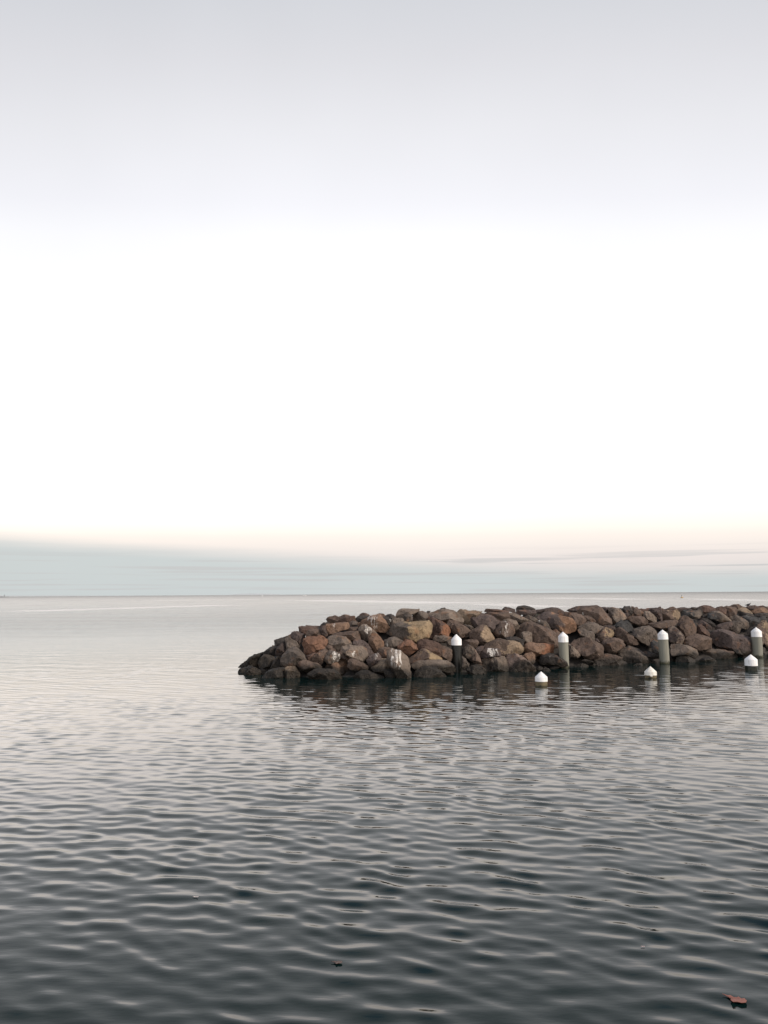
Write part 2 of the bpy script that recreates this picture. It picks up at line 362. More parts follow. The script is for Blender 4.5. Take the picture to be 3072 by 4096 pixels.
# ---------------------------------------------------------------- boulders traced one by one
TILE = {1: (940, 2440, 4.608), 2: (1260, 2420, 4.608), 3: (1580, 2410, 4.608), 4: (1900, 2400, 4.608), 5: (2220, 2400, 4.608),
        6: (2540, 2400, 5.925), 7: (2792, 2400, 5.925)}
CL = {'b': (.118, .082, .064), 'g': (.118, .096, .080), 'd': (.052, .046, .043), 'D': (.052, .054, .055), 'o': (.205, .102, .062), 'O': (.180, .108, .070),
      'p': (.088, .066, .061), 't': (.235, .175, .120), 'T': (.170, .134, .106), 'r': (.105, .064, .050), 'w': (.040, .034, .028), 'y': (.25, .185, .115), 'k': (.21, .148, .120)}
ROCKS = '''
1 w 50,1060 110,1000 180,950 210,1000 200,1060 120,1070
1 w 55,1130 90,1070 190,1050 210,1100 190,1170 90,1160
1 w 180,950 290,860 370,820 430,810 500,780 535,830 530,900 440,960 430,1060 300,1040 190,1050
1 w 180,1180 190,1060 300,1030 400,1060 470,1130 490,1190 400,1210 260,1210
1 w 430,960 540,820 640,830 720,860 780,950 760,1020 640,1070 500,1080 430,1060
1 d 520,780 600,720 660,680 750,660 800,690 740,750 740,840 650,830 540,830
1 d 735,560 760,545 880,500 960,480 1000,500 900,570 860,620 800,660 740,650
1 p 740,760 780,700 880,620 890,570 930,580 960,640 960,700 900,790 830,850 750,850
1 g 920,540 980,480 1060,540 1150,600 1220,700 1180,720 1100,690 960,710 950,640
1 p 1010,460 1050,410 1100,395 1180,410 1280,450 1290,500 1220,560 1200,640 1110,570 1040,520
1 r 1180,310 1250,295 1400,310 1480,340 1380,350 1300,450 1190,400
1 b 1300,440 1350,370 1400,350 1560,350 1590,410 1590,480 1440,480 1310,500
1 o 1230,640 1260,550 1340,500 1460,482 1600,490 1690,530 1710,600 1650,700 1500,780 1300,830 1265,780 1265,700 |L=smooth orange boulder near the seaward tip of the breakwater
1 g 850,980 860,880 960,740 1060,690 1130,690 1200,750 1270,830 1350,930 1230,940 1130,1040 1010,1030 930,1060 855,1030
1 w 480,1240 530,1170 650,1110 860,1050 930,1060 940,1130 900,1250 700,1260
1 t 920,1090 970,1040 1080,1035 1140,1070 1200,1210 1190,1260 1000,1260 930,1230 |L=tan topped boulder with a wet dark foot at the waterline
1 b 1130,1040 1200,960 1290,925 1400,960 1540,990 1600,1050 1590,1070 1480,1100 1370,1140 1240,1110 1160,1070
1 w 1340,1260 1360,1170 1430,1110 1560,1072 1774,1078 1880,1140 1985,1248 1700,1290
1 r 1300,850 1480,790 1470,900 1390,950 1330,910
1 w 760,870 850,870 850,1040 720,1100 640,1090 760,1020
1 w 500,1080 700,1070 640,1130 520,1200 480,1160
2 d 90,410 110,360 170,320 250,315 290,340 210,350 160,420 150,480 110,460
2 p 90,430 120,390 180,385 160,470 170,540 240,560 200,590 130,570 100,500
2 O 160,460 200,370 250,345 330,345 400,330 600,320 625,390 600,440 480,480 380,510 260,550 190,530 |G=330,370,.1
2 r 410,310 430,280 500,250 640,200 725,205 730,290 640,320 560,320
2 g 620,340 690,290 780,310 780,370 690,390 620,390
2 d 740,260 800,200 860,195 1000,200 950,230 860,270 800,320 760,290
2 b 600,440 630,405 780,405 800,460 700,480 560,490
2 O 790,400 810,330 900,270 1020,210 1080,180 1210,185 1260,250 1330,350 1385,440 1290,510 1180,470 1120,490 1000,420 860,380 |G=1090,265,.27|L=rust coloured boulder on the crest streaked with white bird droppings
2 T 800,500 820,420 900,345 960,370 1040,420 1120,480 1160,560 1040,540 1000,650 920,650 850,600 |G=985,430,.2
2 O 985,600 1040,530 1120,520 1200,600 1260,680 1260,770 1190,800 1110,900 1060,870 1020,790 1020,680
2 b 320,550 380,515 600,490 790,475 830,520 830,640 700,660 620,590 480,570 380,560
2 T 240,620 260,560 400,565 560,580 640,650 670,730 560,740 480,800 420,860 340,780 240,680
2 p 705,700 740,650 840,640 930,680 1020,790 1075,900 990,980 950,960 960,850 850,770 720,730
2 T 480,870 510,770 620,735 800,740 950,800 965,880 950,960 870,1040 790,1050 700,980 560,930 |G=722,880,.08
2 b -80,1020 0,910 80,850 185,795 230,850 130,950 150,1050 90,1110 -20,1060
2 b 185,780 240,735 310,745 400,850 330,860 250,850 210,840
2 g 120,950 190,890 280,840 360,860 440,900 485,970 420,1030 300,1080 240,1100 170,1010 |G=380,930,.24|L=brown diamond shaped boulder striped with white droppings
2 b 400,870 470,860 560,930 650,990 600,1040 520,960 470,930
2 O 165,1160 260,1100 400,1040 490,970 560,980 585,1060 580,1170 640,1240 660,1310 500,1310 400,1220 300,1170
2 b 600,1080 640,1000 700,985 770,1050 890,1060 970,1140 960,1190 880,1200 760,1210 650,1190 600,1130
2 w 690,1330 780,1240 900,1205 1000,1205 1150,1260 1300,1330 1000,1360 750,1360
2 p 950,1010 1010,950 1080,900 1150,890 1210,930 1240,1000 1200,1050 1110,1090 1020,1130 980,1080 |G=1135,935,.12
2 b 1140,860 1180,800 1280,780 1450,800 1380,860 1330,970 1260,980 1160,900
2 g 1250,700 1280,640 1380,600 1500,600 1600,650 1630,700 1520,780 1430,800 1330,790 1270,750 |G=1330,700,.08
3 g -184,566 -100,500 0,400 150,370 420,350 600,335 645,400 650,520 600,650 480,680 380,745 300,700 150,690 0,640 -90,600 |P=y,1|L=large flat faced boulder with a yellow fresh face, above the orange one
2 t 1030,1160 1130,1090 1190,1050 1240,990 1400,985 1500,1040 1570,1110 1560,1190 1530,1230 1380,1240 1240,1240 1100,1230 |G=1400,1005,.1
3 T -140,1010 -130,930 -60,850 20,855 120,905 230,970 250,1060 270,1180 290,1300 290,1390 150,1390 80,1260 60,1180 -20,1100 |G=40,960,.32|L=tan boulder at the water's edge with the widest white streak of droppings
3 w -200,1240 60,1250 150,1390 -150,1390
2 d 1290,210 1330,175 1400,165 1480,210 1430,260 1380,230
2 d 1240,215 1350,220 1400,260 1415,350 1360,380 1300,310 |G=1400,290,.08
2 T 1400,290 1440,235 1600,240 1640,290 1620,330 1480,370 1420,410
3 T 10,240 70,125 150,110 260,120 440,120 440,160 330,220 250,190 150,220 120,290 20,280
3 g 140,280 170,210 240,190 310,220 320,340 250,350 160,370
3 g 320,260 340,200 430,150 520,160 620,220 600,270 540,340 430,340 340,330
3 d 570,180 600,155 665,155 620,190
3 T 600,220 680,160 760,140 960,120 1050,150 1160,200 1250,260 1265,320 1240,390 1160,340 1000,330 930,380 800,290 680,250
3 d 800,140 850,105 920,92 940,120 870,140
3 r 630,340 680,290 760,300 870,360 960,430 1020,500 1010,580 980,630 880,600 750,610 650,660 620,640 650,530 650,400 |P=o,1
3 p 530,310 600,260 700,250 740,300 650,340 560,340
3 b 940,400 1000,330 1080,330 1200,390 1300,450 1380,480 1430,520 1380,590 1320,640 1210,660 1120,580 1030,520 950,450
3 t 1140,190 1210,130 1340,140 1460,150 1600,170 1560,200 1380,210 1360,300 1420,420 1260,400 1260,280
3 g 1250,400 1400,420 1480,490 1430,510 1380,480 1300,450
4 p -115,300 -60,250 0,240 130,240 330,300 470,390 380,500 330,560 240,500 120,480 20,530 -60,420
4 b -105,660 -60,560 60,540 100,480 220,475 270,540 360,700 350,740 250,750 80,825 0,760 -70,740 |P=t,1.4
3 b 1240,740 1260,700 1390,685 1500,680 1540,730 1500,830 1420,780 1330,790 1240,830
3 g 1245,920 1260,860 1330,780 1380,780 1450,850 1580,1030 1560,1100 1480,1110 1330,1040 1250,980
4 p 20,900 60,850 160,840 160,880 80,960 60,1010 20,960
3 g 720,640 750,610 900,600 1050,650 1050,700 960,690 920,750 820,700 700,700 690,670
3 g 930,690 1050,650 1050,800 970,810
3 o 40,820 120,760 190,700 300,690 380,780 425,870 360,900 260,980 200,930 60,860 |L=small bright orange boulder under the large flat faced one
3 r 415,800 420,720 490,680 590,680 720,720 860,790 850,860 830,990 740,950 640,880 560,860 440,850
3 b 850,880 870,800 950,820 1040,880 1050,1000 1020,1080 940,1050 870,1010 830,990
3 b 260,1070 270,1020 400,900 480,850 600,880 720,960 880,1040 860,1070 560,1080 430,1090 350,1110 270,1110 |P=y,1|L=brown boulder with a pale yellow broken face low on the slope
3 T 265,1130 450,1080 600,1070 780,1060 950,1070 1050,1130 1130,1210 1145,1290 1000,1300 870,1280 780,1240 600,1260 400,1260 330,1200
3 w 350,1380 380,1290 470,1200 600,1180 720,1185 830,1250 940,1360 800,1380 500,1390
3 g 1230,1200 1240,1010 1300,1040 1365,1130 1360,1190 1280,1230
3 w 1330,1220 1400,1170 1480,1140 1560,1150 1659,1220 1700,1320 1600,1330 1400,1300
4 b -10,900 30,960 100,1080 110,1160 20,1170 -60,1120 -50,1000
4 r 140,220 210,158 500,178 640,200 640,240 400,240 300,240
4 p 490,175 550,130 650,140 740,170 740,240 640,220
4 d 740,170 790,115 870,120 920,95 1000,120 1100,160 1110,180 970,180 900,190 760,180
4 p 740,240 760,180 900,180 1120,180 1130,240 1050,290 960,280 860,270 800,240
4 b 150,225 320,240 600,230 640,320 560,340 490,390 420,360 330,300 240,280
4 T 620,340 640,240 720,240 900,330 990,390 1070,410 960,430 880,440 770,390 700,350
4 g 880,290 1000,280 1080,310 1160,370 1130,410 1050,410 960,350
4 p 1120,190 1250,160 1430,128 1530,155 1620,200 1680,290 1560,280 1320,210 1220,260 1140,240
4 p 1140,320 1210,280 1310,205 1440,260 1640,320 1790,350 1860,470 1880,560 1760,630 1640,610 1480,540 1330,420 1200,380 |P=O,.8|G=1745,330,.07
4 b 340,600 400,500 480,410 560,380 640,390 720,500 735,600 700,660 560,700 420,690 |G=540,560,.26|L=rounded boulder with thin white dropping streaks down its face
4 T 480,400 540,360 650,345 750,380 820,480 770,550 720,560 700,450 600,400
4 b 740,620 760,560 860,480 960,430 1100,420 1200,450 1380,550 1480,640 1545,730 1550,880 1450,800 1300,800 1050,790 990,820 920,740 800,730 740,680 |L=largest domed brown boulder, left of the second tall pile
4 T 860,600 1000,580 1050,620 1040,760 990,820 930,740 850,680
4 g 1140,410 1200,360 1300,380 1360,450 1405,550 1300,500 1200,440 |G=1190,400,.1
4 b 1430,560 1500,550 1600,620 1650,700 1560,720 1480,620
4 b 160,870 230,800 340,740 470,715 600,730 720,770 800,800 885,900 880,940 790,1010 640,1000 560,1030 480,980 440,900 300,880 |P=t,.45
4 d 560,700 640,680 740,680 830,740 910,740 880,860 800,790 700,760
4 p 60,1010 110,930 200,890 340,890 440,900 480,990 470,1040 300,1050 180,1050 110,1070 |G=330,950,.24|L=grey boulder splashed with white above a long low tan one
4 T 110,1110 150,1060 300,1045 550,1045 660,1070 690,1140 640,1230 520,1290 360,1320 240,1270 120,1190
4 k 560,1040 580,975 660,970 860,1030 1000,1145 1090,1240 1130,1310 980,1320 880,1200 760,1250 690,1180 680,1090
4 O 880,1030 940,980 1040,965 1100,990 1120,1060 1100,1150 1060,1180 990,1140 930,1070
4 O 890,890 930,830 1000,790 1330,805 1440,815 1470,970 1400,980 1280,1000 1130,1040 1090,960 960,980 890,940 |P=o,.6|L=block shaped boulder with orange front beside the second tall pile
4 d 1200,1100 1240,1020 1370,965 1450,1000 1560,1070 1680,1140 1700,1200 1640,1230 1500,1210 1350,1200 1220,1190 |G=1370,1050,.09
4 w 1240,1300 1290,1240 1350,1260 1390,1300 1360,1320
4 w 1090,1280 1180,1210 1260,1250 1240,1310
4 w 630,1320 700,1260 800,1260 830,1330
4 w 800,1320 870,1240 1000,1270 1000,1320
5 p 180,190 330,145 400,110 460,120 640,100 760,100 860,140 700,150 620,160 520,230 420,190 300,220
5 b 410,200 560,150 700,120 830,150 920,240 1020,340 1050,440 960,460 860,470 780,420 740,330 680,260 560,250 420,260 |G=530,250,.05
5 b 140,270 220,230 360,250 480,280 560,350 580,420 540,480 420,510 380,440 330,350 260,330 |G=265,300,.06
5 b 520,300 600,295 720,340 760,410 700,420 580,440 570,370
5 g 430,510 540,460 600,400 720,420 810,470 870,490 860,540 760,610 740,630 640,580 600,620 520,530
5 g 420,540 460,520 600,560 700,600 755,690 740,740 710,765 580,700 460,660 450,590
5 p 860,130 1000,135 1010,180 980,250 900,220
5 g 985,180 1010,150 1180,155 1260,240 1300,320 1290,350 1210,350 1140,420 1080,450 1060,330 1000,270 |P=T,1
5 d 1190,150 1250,155 1290,200 1280,240 1220,180
5 d 1250,150 1300,120 1380,115 1430,200 1420,280 1350,310 1340,240 1290,220
5 b 1400,120 1440,120 1500,160 1450,200
5 p 1280,240 1340,230 1360,290 1330,340 1300,310
5 D 1085,480 1140,430 1210,385 1330,385 1400,440 1460,550 1460,600 1380,610 1300,560 1200,510 |L=blue grey boulder among brown ones right of the second tall pile
5 p 870,500 920,465 1000,460 1090,490 1110,560 1080,620 1040,530
5 b 760,640 850,560 880,520 960,520 1060,560 1080,620 1030,700 940,730 850,770 780,700 |P=y,1|L=boulder with a heart shaped yellowish face
5 p 740,720 780,710 840,790 740,780
5 b 1090,650 1100,560 1160,520 1220,520 1350,620 1490,740 1550,810 1470,830 1340,830 1260,760 1180,690
5 b 280,760 340,690 440,675 560,690 660,740 720,790 800,790 880,860 895,1000 780,1050 640,1100 530,1050 460,970 380,880 300,810
5 T 250,800 300,850 420,950 475,1010 440,1060 360,1060 270,1050 240,900
5 b 860,800 880,750 1000,700 1100,700 1240,750 1275,830 1280,870 1180,930 1060,970 930,940 900,870
5 g 1150,1000 1250,900 1340,845 1420,880 1560,990 1700,1040 1740,1070 1659,1130 1480,1170 1230,1130 1160,1090
5 b 720,1110 800,1060 890,1000 1000,1010 1150,1030 1240,1050 1220,1200 1120,1215 960,1160 820,1130
5 w 350,1240 400,1180 520,1155 600,1180 635,1240
5 g 480,1110 560,1090 680,1120 720,1150 640,1170 560,1150
5 w 640,1210 700,1160 800,1170 895,1220
5 w 1440,1210 1500,1170 1590,1160 1620,1220
6 b -60,240 0,200 100,230 200,330 200,380 120,380 40,400 -40,330
6 r 70,220 150,200 220,210 280,260 210,270
6 T 200,350 230,270 350,280 440,350 510,420 525,520 430,520 310,500 240,440
6 b -130,460 -60,390 30,400 120,375 210,400 290,500 300,560 200,600 100,620 0,540 -100,520
6 p 330,230 360,195 560,190 600,175 630,240 640,490 600,490 500,390 400,300
6 b 645,300 650,260 720,235 900,240 980,240 1040,300 1080,430 1040,470 930,450 880,460 720,470 660,490 |P=t,.8
6 p 880,230 1000,200 1080,180 1150,220 1060,260 1040,310 980,240
6 p 1060,180 1180,170 1300,210 1370,240 1200,240 1140,200
6 D 1060,340 1090,240 1300,240 1540,240 1560,290 1560,430 1440,440 1330,440 1200,400 1100,410 |P=g,.8
6 d 1300,200 1340,170 1500,180 1500,240 1380,240
6 b 220,600 400,560 520,510 760,470 1040,470 1010,530 900,600 880,650 790,640 790,740 700,720 640,620 500,620 340,610
6 g -44,830 -20,700 130,640 310,630 400,690 490,740 500,840 530,950 575,1000 440,960 370,1010 360,1100 220,1050 60,960 -20,880
6 D 370,1010 430,955 580,1000 600,1100 600,1300 480,1310 400,1220 380,1100 |L=dark blue grey boulder half behind the third tall pile
6 d 150,1250 200,1210 290,1205 420,1280 520,1330 600,1340 560,1390 400,1390 250,1340
6 p 790,650 830,620 920,640 1040,720 1130,790 1120,860 1190,940 1180,1060 1050,1060 930,1050 830,980 800,900 |P=T,.5
6 b 1000,600 1080,450 1200,400 1260,420 1340,480 1430,540 1500,660 1490,750 1370,820 1250,870 1200,870 1120,760 1040,690
6 T 820,1000 880,1000 960,1050 1150,1080 1300,1110 1440,1180 1490,1290 1430,1370 1330,1330 1180,1260 1060,1310 900,1330 830,1250
6 w 940,1340 1100,1320 1380,1340 1490,1480 1300,1490 960,1490
6 b 1180,1060 1200,920 1290,870 1420,815 1520,820 1680,870 1810,905 1830,1000 1820,1160 1640,1190 1480,1190 1340,1110
7 r 0,190 40,140 200,130 260,145 340,170 420,200 420,240 460,290 380,300 260,320 150,320 100,220
7 d -10,200 60,150 110,260 130,400 80,400 60,260
7 b 470,165 575,140 600,180 500,200
7 r 410,210 450,180 600,160 680,220 660,340 640,370 540,320 450,250
7 b 620,160 680,150 780,160 940,200 920,340 860,380 740,400 670,380 640,250
7 b 780,150 860,105 960,98 1040,140 1080,180 960,220 860,200
7 t 910,240 960,200 1060,180 1150,200 1300,310 1290,330 1160,330 1050,350 970,300
7 d 920,260 980,300 1050,350 1200,330 1300,330 1320,380 1100,400 960,370
7 p 1120,180 1170,140 1290,140 1340,120 1400,150 1410,190 1290,240 1200,220
7 O 1240,250 1420,190 1560,170 1640,200 1720,300 1550,310 1460,330 1340,310
7 d 1500,175 1560,150 1610,165 1640,190
7 d 1340,320 1480,310 1700,310 1700,420 1560,380 1400,410
7 g 140,330 250,290 460,240 560,340 700,400 780,500 700,530 560,540 420,480 240,400 |P=T,.8
7 D 230,420 240,320 380,310 500,380 540,460 420,480 300,460
7 g 760,400 900,360 1050,430 1170,500 1210,620 1200,690 1140,700 1080,640 1000,530 820,490 720,430
7 D 1030,390 1150,370 1350,400 1460,480 1530,500 1380,600 1260,660 1210,650 1180,520 1100,440
7 D 1410,430 1520,380 1600,385 1640,440 1560,500 1480,490
7 p 0,460 100,480 240,580 400,680 380,700 260,700 200,620 100,570 0,560
7 d 70,430 150,415 220,420 320,520 420,600 400,660 260,570 160,490
7 r -20,580 60,570 180,640 290,800 270,860 180,860 0,820
7 p 370,760 430,640 520,560 680,540 800,510 820,620 700,720 560,720 450,760
7 g 700,700 830,640 820,500 920,495 1000,540 1025,640 990,760 940,810 800,770
7 p 310,880 350,790 560,730 660,735 840,800 1040,830 1130,880 1250,890 1350,920 1350,1050 1260,1100 1250,1200 1150,1300 1060,1300 940,1240 800,1190 600,1140 440,1080 340,980 |L=long smooth purplish boulder left of the rightmost tall pile
7 d 800,1140 940,1140 1060,1290 960,1300 860,1200
7 g 110,1210 330,1165 640,1180 880,1240 945,1310 955,1400 780,1390 640,1340 480,1360 250,1320 150,1260 |P=b,.5
7 w 0,1430 120,1370 260,1355 400,1400 490,1465 200,1470 0,1460
7 d 1080,830 1200,680 1380,610 1420,680 1300,740 1290,860 1130,870
7 b 1400,620 1520,520 1600,510 1680,560 1720,1200 1640,1160 1560,900 1530,730 |P=t,.6
7 T 1500,960 1530,880 1575,960 1560,1040 1520,1080
7 g 1450,1200 1530,1100 1600,1160 1650,1290 1500,1290
7 r 1150,1300 1250,1200 1300,1150 1330,1300 1200,1330
'''
bw = empty('breakwater', Vector((front[6].x, front[6].y, 0)))
tag(bw, 'long rubble breakwater of brown and grey boulders reaching into the sea from the right', 'breakwater')
BWL = bw.location.copy()

def rock_mesh(pts, seed, cuts=3, amp=1.0):
    """pts: points in local space; hull, subdivide, chip and weather"""
    bm = bmesh.new()
    for q in pts: bm.verts.new(q)
    r = bmesh.ops.convex_hull(bm, input=bm.verts[:])
    dead = [e for e in r['geom_interior'] if isinstance(e, bmesh.types.BMVert)]
    dead += [e for e in r['geom_unused'] if isinstance(e, bmesh.types.BMVert)]
    if dead: bmesh.ops.delete(bm, geom=list(set(dead)), context='VERTS')
    rc = random.Random(seed * 13 + 1)
    for _ in range(3 if amp == 1.0 else 1):      # broken faces: knock flat chips off the front and top
        n_ = Vector((rc.uniform(-.75, .75), rc.uniform(-1, -.55), rc.uniform(-.45, .8))).normalized()
        ex_ = max(v.co.dot(n_) for v in bm.verts); en_ = min(v.co.dot(n_) for v in bm.verts)
        pc = n_ * (ex_ - (ex_ - en_) * rc.uniform(.08, .18))
        rs = bmesh.ops.bisect_plane(bm, geom=bm.verts[:] + bm.edges[:] + bm.faces[:], plane_co=pc, plane_no=n_, clear_outer=True)
        ce = [e for e in rs['geom_cut'] if isinstance(e, bmesh.types.BMEdge)]
        if len(ce) > 2: bmesh.ops.contextual_create(bm, geom=ce)
    bmesh.ops.dissolve_limit(bm, angle_limit=R(9), verts=bm.verts[:], edges=bm.edges[:])
    bmesh.ops.triangulate(bm, faces=bm.faces[:])
    xs = [v.co for v in bm.verts]
    size = max((max(c[i] for c in xs) - min(c[i] for c in xs)) for i in range(3))
    small = sorted((max(c[i] for c in xs) - min(c[i] for c in xs)) for i in range(3))[0]
    for k in range(4):           # split only long edges
        el = [e for e in bm.edges if e.calc_length() > size * .078]
        if not el: break
        bmesh.ops.subdivide_edges(bm, edges=el, cuts=1, use_grid_fill=False)
        bmesh.ops.triangulate(bm, faces=bm.faces[:])
    for _ in range(1):
        bmesh.ops.smooth_vert(bm, verts=bm.verts[:], factor=.22, use_axis_x=True, use_axis_y=True, use_axis_z=True)
    bm.normal_update()
    so = Vector((seed * 1.37 % 50, seed * 2.11 % 50, seed * .77 % 50))
    A = small * .085 * amp
    for v in bm.verts:
        c = v.co / size
        n1 = noise.noise(c * 2.6 + so)
        n2 = noise.noise(c * 6.5 + so * 2)
        n3 = noise.noise(c * 15 + so * 3)
        st_ = (n1 * 3 - round(n1 * 3)) * .33          # broken, stepped faces
        v.co += v.normal * A * (n1 * .7 + st_ * .8 + n2 * .55 + n3 * .35)
    bm.normal_update()
    me = bpy.data.meshes.new('boulder'); bm.to_mesh(me); bm.free()
    me.polygons.foreach_set('use_smooth', [True] * len(me.polygons))
    me.set_sharp_from_angle(angle=R(22))
    return me

def place(me, loc, col, label=None):
    me.materials.append(mr)
    o = bpy.data.objects.new('boulder', me); COL.objects.link(o); o.parent = bw
    o.location = loc - BWL; o.color = tuple(col) + (1,)
    if label: o['label'] = label
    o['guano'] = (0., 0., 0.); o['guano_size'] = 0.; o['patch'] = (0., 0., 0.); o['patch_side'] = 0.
    return o

wlx = [q[0] for q in WL]; wly = [q[1] for q in WL]
nb = 0
for ri, line in enumerate(ROCKS.strip().splitlines()):
    fields = line.split('|'); tk = fields[0].split()
    ox, oy, s = TILE[int(tk[0])]; ck = tk[1]
    px = [(ox + float(a.split(',')[0]) / s, oy + float(a.split(',')[1]) / s) for a in tk[2:]]
    rng = random.Random(ri * 7 + 3)
    cx = (min(q[0] for q in px) + max(q[0] for q in px)) / 2; cy = (min(q[1] for q in px) + max(q[1] for q in px)) / 2
    wpx = max(q[0] for q in px) - min(q[0] for q in px); hpx = max(q[1] for q in px) - min(q[1] for q in px)
    px = [(cx + (q[0] - cx) * 1.075, cy + (q[1] - cy) * 1.085) for q in px]
    bot = max(q[1] for q in px)
    # width of the narrow axis, by rotating calipers
    ext = []
    for a in range(0, 180, 15):
        ca, sa = math.cos(R(a)), math.sin(R(a)); pr = [q[0] * ca + q[1] * sa for q in px]; ext.append(max(pr) - min(pr))
    narrow = min(ext)
    wl_here = float(np.interp(cx, wlx, wly))
    atwater = bot > wl_here - 9
    if atwater:
        Yw = sea(cx, min(max(bot - 3, wl_here - 9), wl_here + 4)).y
        tm = narrow / FPX * Yw
        Yc = Yw + tm * .42
    else:
        Yc = hit(cx, cy + hpx * .12)
        tm = narrow / FPX * Yc
    tm = min(max(tm, .25), 1.3)
    pts = []
    n = len(px)
    for (x_, y_) in px:      # silhouette ring, leaning back with the slope
        v = (cy - y_) / max(hpx, 1)
        pts.append(at(x_, y_, Yc + tm * (.42 * v + rng.uniform(-.10, .10))))
    # a few points of the front faces: break it into three to six facets
    K = rng.choice((3, 4, 4, 5))
    a0 = rng.uniform(0, 6.28)
    for k in range(K):
        a = a0 + k * 6.283 / K + rng.uniform(-.35, .35); rr_ = rng.uniform(.22, .50)
        fx = cx + math.cos(a) * rr_ * wpx * .5; fy = cy + math.sin(a) * rr_ * hpx * .5 + hpx * .04
        v = (cy - fy) / max(hpx, 1)
        pts.append(at(fx, fy, Yc - tm * (rng.uniform(.42, .80) - .42 * v)))
    for (x_, y_) in px[::1]:     # hidden side
        q = at(cx + (x_ - cx) * .72, cy + (y_ - cy) * .6 + hpx * .08, Yc + tm * rng.uniform(.7, 1.1)); pts.append(q)
    if atwater:
        c0 = at(cx, cy, Yc)
        for (x_, y_) in px:
            if y_ > cy:
                q = at(cx + (x_ - cx) * .97, y_, Yc + tm * rng.uniform(-.3, .3)); q.z = -.35; pts.append(q)
    c0 = at(cx, cy, Yc)
    me = rock_mesh([q - c0 for q in pts], ri + 1)
    jit = rng.uniform(.88, 1.12)
    col = [(c_ * .74 + sum(CL[ck]) / 3 * .26 * q_) * jit * .98 for c_, q_ in zip(CL[ck], (1.18, .96, .80))]
    lab = None
    for f_ in fields[1:]:
        if f_.startswith('L='): lab = f_[2:].strip()
    o = place(me, c0, col, lab)
    for f_ in fields[1:]:
        if f_.startswith('G='):
            a, b_, r_s = [float(z) for z in f_[2:].split(',')]
            q = at(ox + a / s, oy + b_ / s, Yc) - c0
            o['guano'] = (q.x, q.y, q.z); o['guano_size'] = r_s
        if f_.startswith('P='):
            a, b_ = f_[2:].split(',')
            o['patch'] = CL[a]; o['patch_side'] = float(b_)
    nb += 1

# boulders packed in the gaps behind the face, over the crest and on towards the shore
rng = random.Random(5)
def free_rock(x, y, z, sx_, sy_, sz_, seed, ck):
    rg_ = random.Random(seed); pts = []
    for k in range(16):
        v = Vector((rg_.gauss(0, 1), rg_.gauss(0, 1), rg_.gauss(0, 1))).normalized()
        pts.append(Vector((v.x * sx_ * rg_.uniform(.75, 1), v.y * sy_ * rg_.uniform(.75, 1), v.z * sz_ * rg_.uniform(.75, 1))))
    a = rg_.uniform(0, 3.14); rot = Matrix.Rotation(a, 3, 'Z') @ Matrix.Rotation(rg_.uniform(-.5, .5), 3, 'X')
    me = rock_mesh([rot @ q for q in pts], seed, amp=.8)
    return place(me, Vector((x, y, z)), [c_ * rg_.uniform(.85, 1.1) for c_ in CL[ck]])
placed = []; extra = []
for tries in range(16000):
    x = rng.uniform(-6, front[-2].x + 11); y = rng.uniform(26, 54)
    d = inward(x, y)
    if d < .4: continue
    outside = x / y > .505
    crestback = d > 3.6 or (y - 33.5 > .42 * x)
    if not outside:
        z = surf(x, y) - (.78 if not crestback else .36)
        s_ = rng.uniform(.38, .6)
    else:
        z = surf(x, y) - .15; s_ = rng.uniform(.45, .85)
    if any((x - a) ** 2 + (y - b_) ** 2 < ((s_ + c) * .70) ** 2 for a, b_, c in placed): continue
    placed.append((x, y, s_))
    full = len(placed) - len(extra) > 298 - nb
    o = free_rock(x, y, z, s_ * rng.uniform(1, 1.25), s_, s_ * rng.uniform(.6, .85), 1000 + len(placed), rng.choice('bbgpdT'))
    if full or (outside and rng.random() < .7): extra.append(o)
vs_, fs_ = [], []
for o in extra:                     # past the count of single boulders: one heap
    k0 = len(vs_); vs_ += [tuple(v.co + o.location) for v in o.data.vertices]
    fs_ += [tuple(i + k0 for i in f.vertices) for f in o.data.polygons]
    me_ = o.data; bpy.data.objects.remove(o); bpy.data.meshes.remove(me_)
if vs_:
    me = bpy.data.meshes.new('packed_rubble'); me.from_pydata(vs_, [], fs_); me.update()
    me.polygons.foreach_set('use_smooth', [True] * len(me.polygons)); me.set_sharp_from_angle(angle=R(22))
    me.materials.append(mr)
    o = bpy.data.objects.new('packed_rubble', me); COL.objects.link(o); o.parent = bw; o.color = tuple(CL['b']) + (1,)
    o['guano'] = (0., 0., 0.); o['guano_size'] = 0.; o['patch'] = (0., 0., 0.); o['patch_side'] = 0.; o['kind'] = 'stuff'

# rubble core under the boulders
bm = bmesh.new()
xs = np.arange(-6.6, front[-1].x, .35); ys = np.arange(25.5, 56, .35)
grid = {}
for i, x in enumerate(xs):
    for j, y in enumerate(ys):
        d = inward(x, y)
        if d > .15:
            z = surf(x, y, .85) + noise.noise(Vector((x * 1.1, y * 1.1, 0))) * .25
            grid[i, j] = bm.verts.new((x - BWL.x, y - BWL.y, max(z, -.6)))
for (i, j) in list(grid):
    k = [(i, j), (i + 1, j), (i + 1, j + 1), (i, j + 1)]
    if all(q in grid for q in k): bm.faces.new([grid[q] for q in k])
me = bpy.data.meshes.new('rubble_core'); bm.to_mesh(me); bm.free()
core = link('rubble_core', me, simple('core_rubble', (.035, .030, .027), .95, .4, 3, .6), bw)
core['kind'] = 'stuff'

